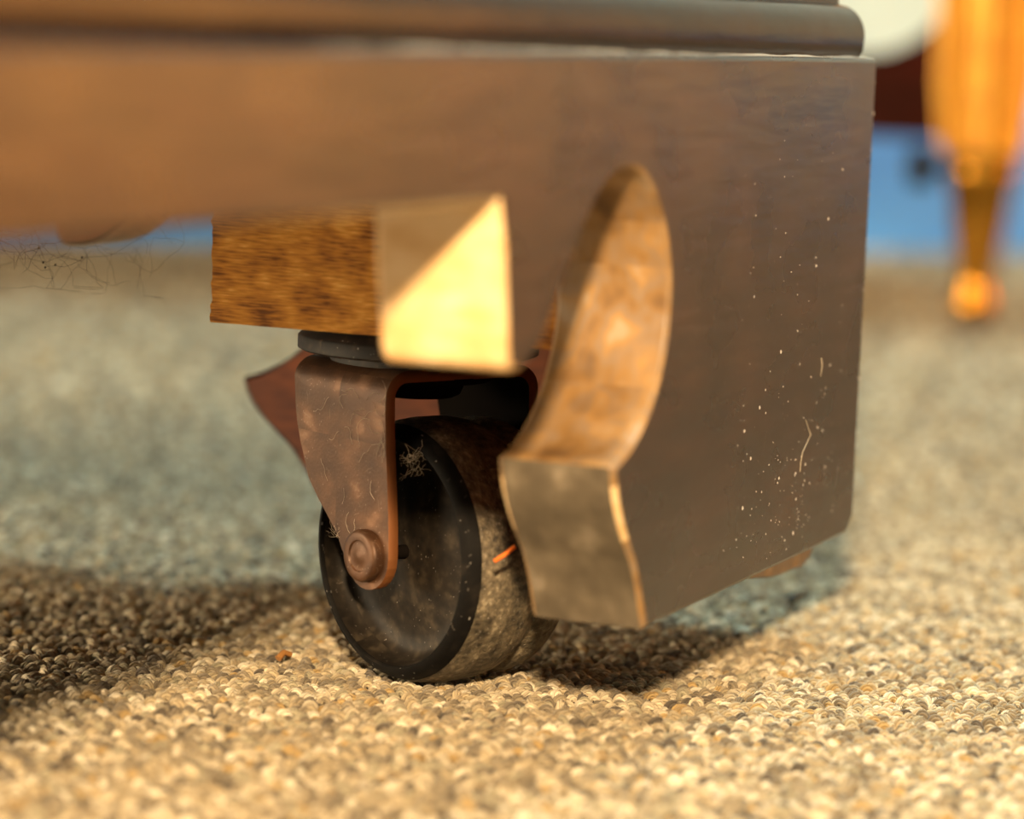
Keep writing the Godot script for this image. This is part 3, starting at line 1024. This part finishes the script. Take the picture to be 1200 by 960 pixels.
func make_bits(cab: Node3D) -> void:
	var x := cab.transform
	# tangle of hairs hanging under the apron
	var r := RandomNumberGenerator.new()
	r.seed = 23
	var b := MB.new()
	for i in 130:
		var q := Vector3(-0.118, FOOT + r.randf_range(0.052, 0.063), r.randf_range(-0.185, -0.095))
		if i % 3 == 0:
			q.z = r.randf_range(-0.145, -0.110)
		var d := Vector3(0, r.randfn() * 0.5, r.randfn()).normalized()
		var pts := []
		for k in r.randi_range(7, 15):
			pts.append(x * q)
			d = (d + Vector3(r.randfn() * 0.3, r.randfn() * 0.5, r.randfn() * 0.5)).normalized()
			q += d * 0.0016
			q.y = maxf(q.y, FOOT + 0.049)
		tube(b, pts, 0.00003, 3)
	for i in 16:
		var q := Vector3(-0.118, FOOT + r.randf_range(0.052, 0.060), r.randf_range(-0.185, -0.105))
		tube(b, [x * q, x * (q + Vector3(0, 0.0003, 0.0002))], 0.00018, 5)
	var o := put("hair_tangle", [b], [M.hair], self)
	tag(o, "fine dark tangle of dusty hairs hanging in the air under the cabinet left of the block", "hair", "stuff")
	# loose bits
	var w := func(u: float, v: float, n: float) -> Vector3: return x * Vector3(u, v + FOOT, n)
	stray("thread_scrap", [w.call(-0.1065, 0.0060, -0.0335), w.call(-0.1053, 0.0072, -0.032), w.call(-0.1045, 0.0087, -0.0305)], 0.0004, M.orange, "short bright orange thread caught between the wheel and the foot", "thread")
	stray("curled_lint", [w.call(-0.0365, 0.0266, 0.0002), w.call(-0.0352, 0.0252, 0.0003), w.call(-0.0334, 0.0234, 0.0004), w.call(-0.0350, 0.0222, 0.0003), w.call(-0.0380, 0.0206, 0.0004), w.call(-0.0386, 0.0188, 0.0003), w.call(-0.0384, 0.0168, 0.0002)], 0.00007, M.lint, "thin curled white lint hair stuck on the face of the bracket foot", "lint")
	stray("straight_lint", [w.call(-0.0282, 0.0377, 0.0002), w.call(-0.0279, 0.0362, 0.0003), w.call(-0.0281, 0.0343, 0.0002)], 0.00009, M.lint, "short straight white lint hair stuck above the curled one on the bracket foot", "lint", 0.5)
	stray("pale_fibre", [w.call(-0.0800, -0.0215, -0.0475), w.call(-0.0800, -0.0195, -0.0474), w.call(-0.0803, -0.0180, -0.0476)], 0.00010, M.lint, "single pale fibre standing up from the carpet before the wheel", "fibre", 0.4)
	stray("bent_fibre", [w.call(-0.0850, -0.0212, -0.0570), w.call(-0.0855, -0.0200, -0.0574), w.call(-0.0850, -0.0195, -0.0566), w.call(-0.0840, -0.0200, -0.0556)], 0.00010, M.lint, "little bent pale fibre on the carpet at the left front of the wheel", "fibre", 0.5)
	stray("dark_lint", [w.call(0.0265, -0.0205, -0.0205), w.call(0.0285, -0.0198, -0.0200), w.call(0.0305, -0.0203, -0.0193)], 0.0009, M.black, "small black speck of lint on the shaded carpet right of the foot", "lint", 0.6)
	stray("orange_fluff", [w.call(-0.0868, -0.0208, -0.0850), w.call(-0.0854, -0.0198, -0.0846), w.call(-0.0840, -0.0204, -0.0838)], 0.0007, M.orange_wool, "small dull orange tuft in the carpet left of the wheel", "tuft", 0.8)


func _ready() -> void:
	# camera
	var cam := Camera3D.new()
	cam.name = "camera"
	cam.near = 0.01
	cam.far = 30.0
	var pitch := 0.1239
	var roll := 0.0393
	var right := Vector3(cos(roll), sin(roll) * cos(pitch), -sin(roll) * sin(pitch))
	var back := Vector3(0, sin(pitch), cos(pitch))
	cam.transform = Transform3D(Basis(right, back.cross(right), back), Vector3(0, 0.09863 + FOOT, 0))
	var att := CameraAttributesPhysical.new()
	att.frustum_focal_length = 90.0
	att.frustum_focus_distance = 0.565
	att.frustum_near = 0.01
	att.frustum_far = 30.0
	att.exposure_aperture = 7.8
	cam.attributes = att
	add_child(cam)
	cam.current = true
	# sky and exposure
	var we := WorldEnvironment.new()
	we.name = "environment"
	var env := Environment.new()
	env.background_mode = Environment.BG_COLOR
	env.background_color = Color(0.5, 0.6, 0.75)
	env.tonemap_mode = Environment.TONE_MAPPER_LINEAR
	env.tonemap_exposure = 1.0
	env.sdfgi_enabled = true
	env.ssao_enabled = true
	env.ssil_enabled = true
	we.environment = env
	add_child(we)
	make_materials()
	# lights
	make_lamp(Vector3(-0.0105, 0.296, 0.10), Vector3(0.03, 0.05, -0.62), 1.2, Color(1.0, 0.87, 0.68))
	make_amber_fill_lamp(Vector3(1.15, 0, -1.15), 0.12, Color(1.0, 0.68, 0.36))
	make_fill_lantern(Vector3(-1.2, 0, -0.35), Vector3(0.3, 0.45, 0.9), 2.8, Color(1.0, 0.90, 0.74))
	ceiling_panel("ceiling_fill", Vector3(-0.8, 2.28, 0.9), Vector2(0.7, 0.7), 2.2, Color(1.0, 0.84, 0.66), "added warm square fill panel on the ceiling above the near end of the room")  # unseen warm panel added as soft fill for the shaded parts
	ceiling_panel("ceiling_fill", Vector3(0.35, 2.28, -1.15), Vector2(0.7, 0.7), 6.8, Color(0.80, 0.97, 1.0), "cool white square ceiling light above the back of the room")
	# room
	structure("floor", Vector3(-1.7, -0.12, -2.7), Vector3(1.9, -0.0012, 2.3), M.backing, "carpet backing and floor of the room")
	var wb := structure("wall_back", Vector3(-1.83, -0.12, -0.1), Vector3(1.95, 2.42, 0.0), M.wall, "pale painted wall behind the furniture")
	wb.position = Vector3(0, 0, -1.69)
	wb.rotation.y = 0.331
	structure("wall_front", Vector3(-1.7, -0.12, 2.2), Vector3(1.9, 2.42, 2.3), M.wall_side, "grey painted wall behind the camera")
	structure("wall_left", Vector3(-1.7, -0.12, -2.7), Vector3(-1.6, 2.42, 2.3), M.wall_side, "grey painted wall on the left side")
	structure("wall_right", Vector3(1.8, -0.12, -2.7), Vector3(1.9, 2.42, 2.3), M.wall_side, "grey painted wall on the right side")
	structure("ceiling", Vector3(-1.7, 2.32, -2.7), Vector3(1.9, 2.42, 2.3), M.ceiling, "white ceiling of the room")
	var bb := structure("baseboard_back", Vector3(-1.66, -0.001, 0.0), Vector3(1.85, 0.078, 0.014), M.blue, "blue painted baseboard along the back wall")
	bb.position = wb.position
	bb.rotation.y = wb.rotation.y
	# furniture
	var ang := 0.394
	var cab := make_cabinet(Vector3(0.06976, 0, -0.614), PI / 2 - ang)
	make_table()
	make_carpet()
	make_bits(cab)
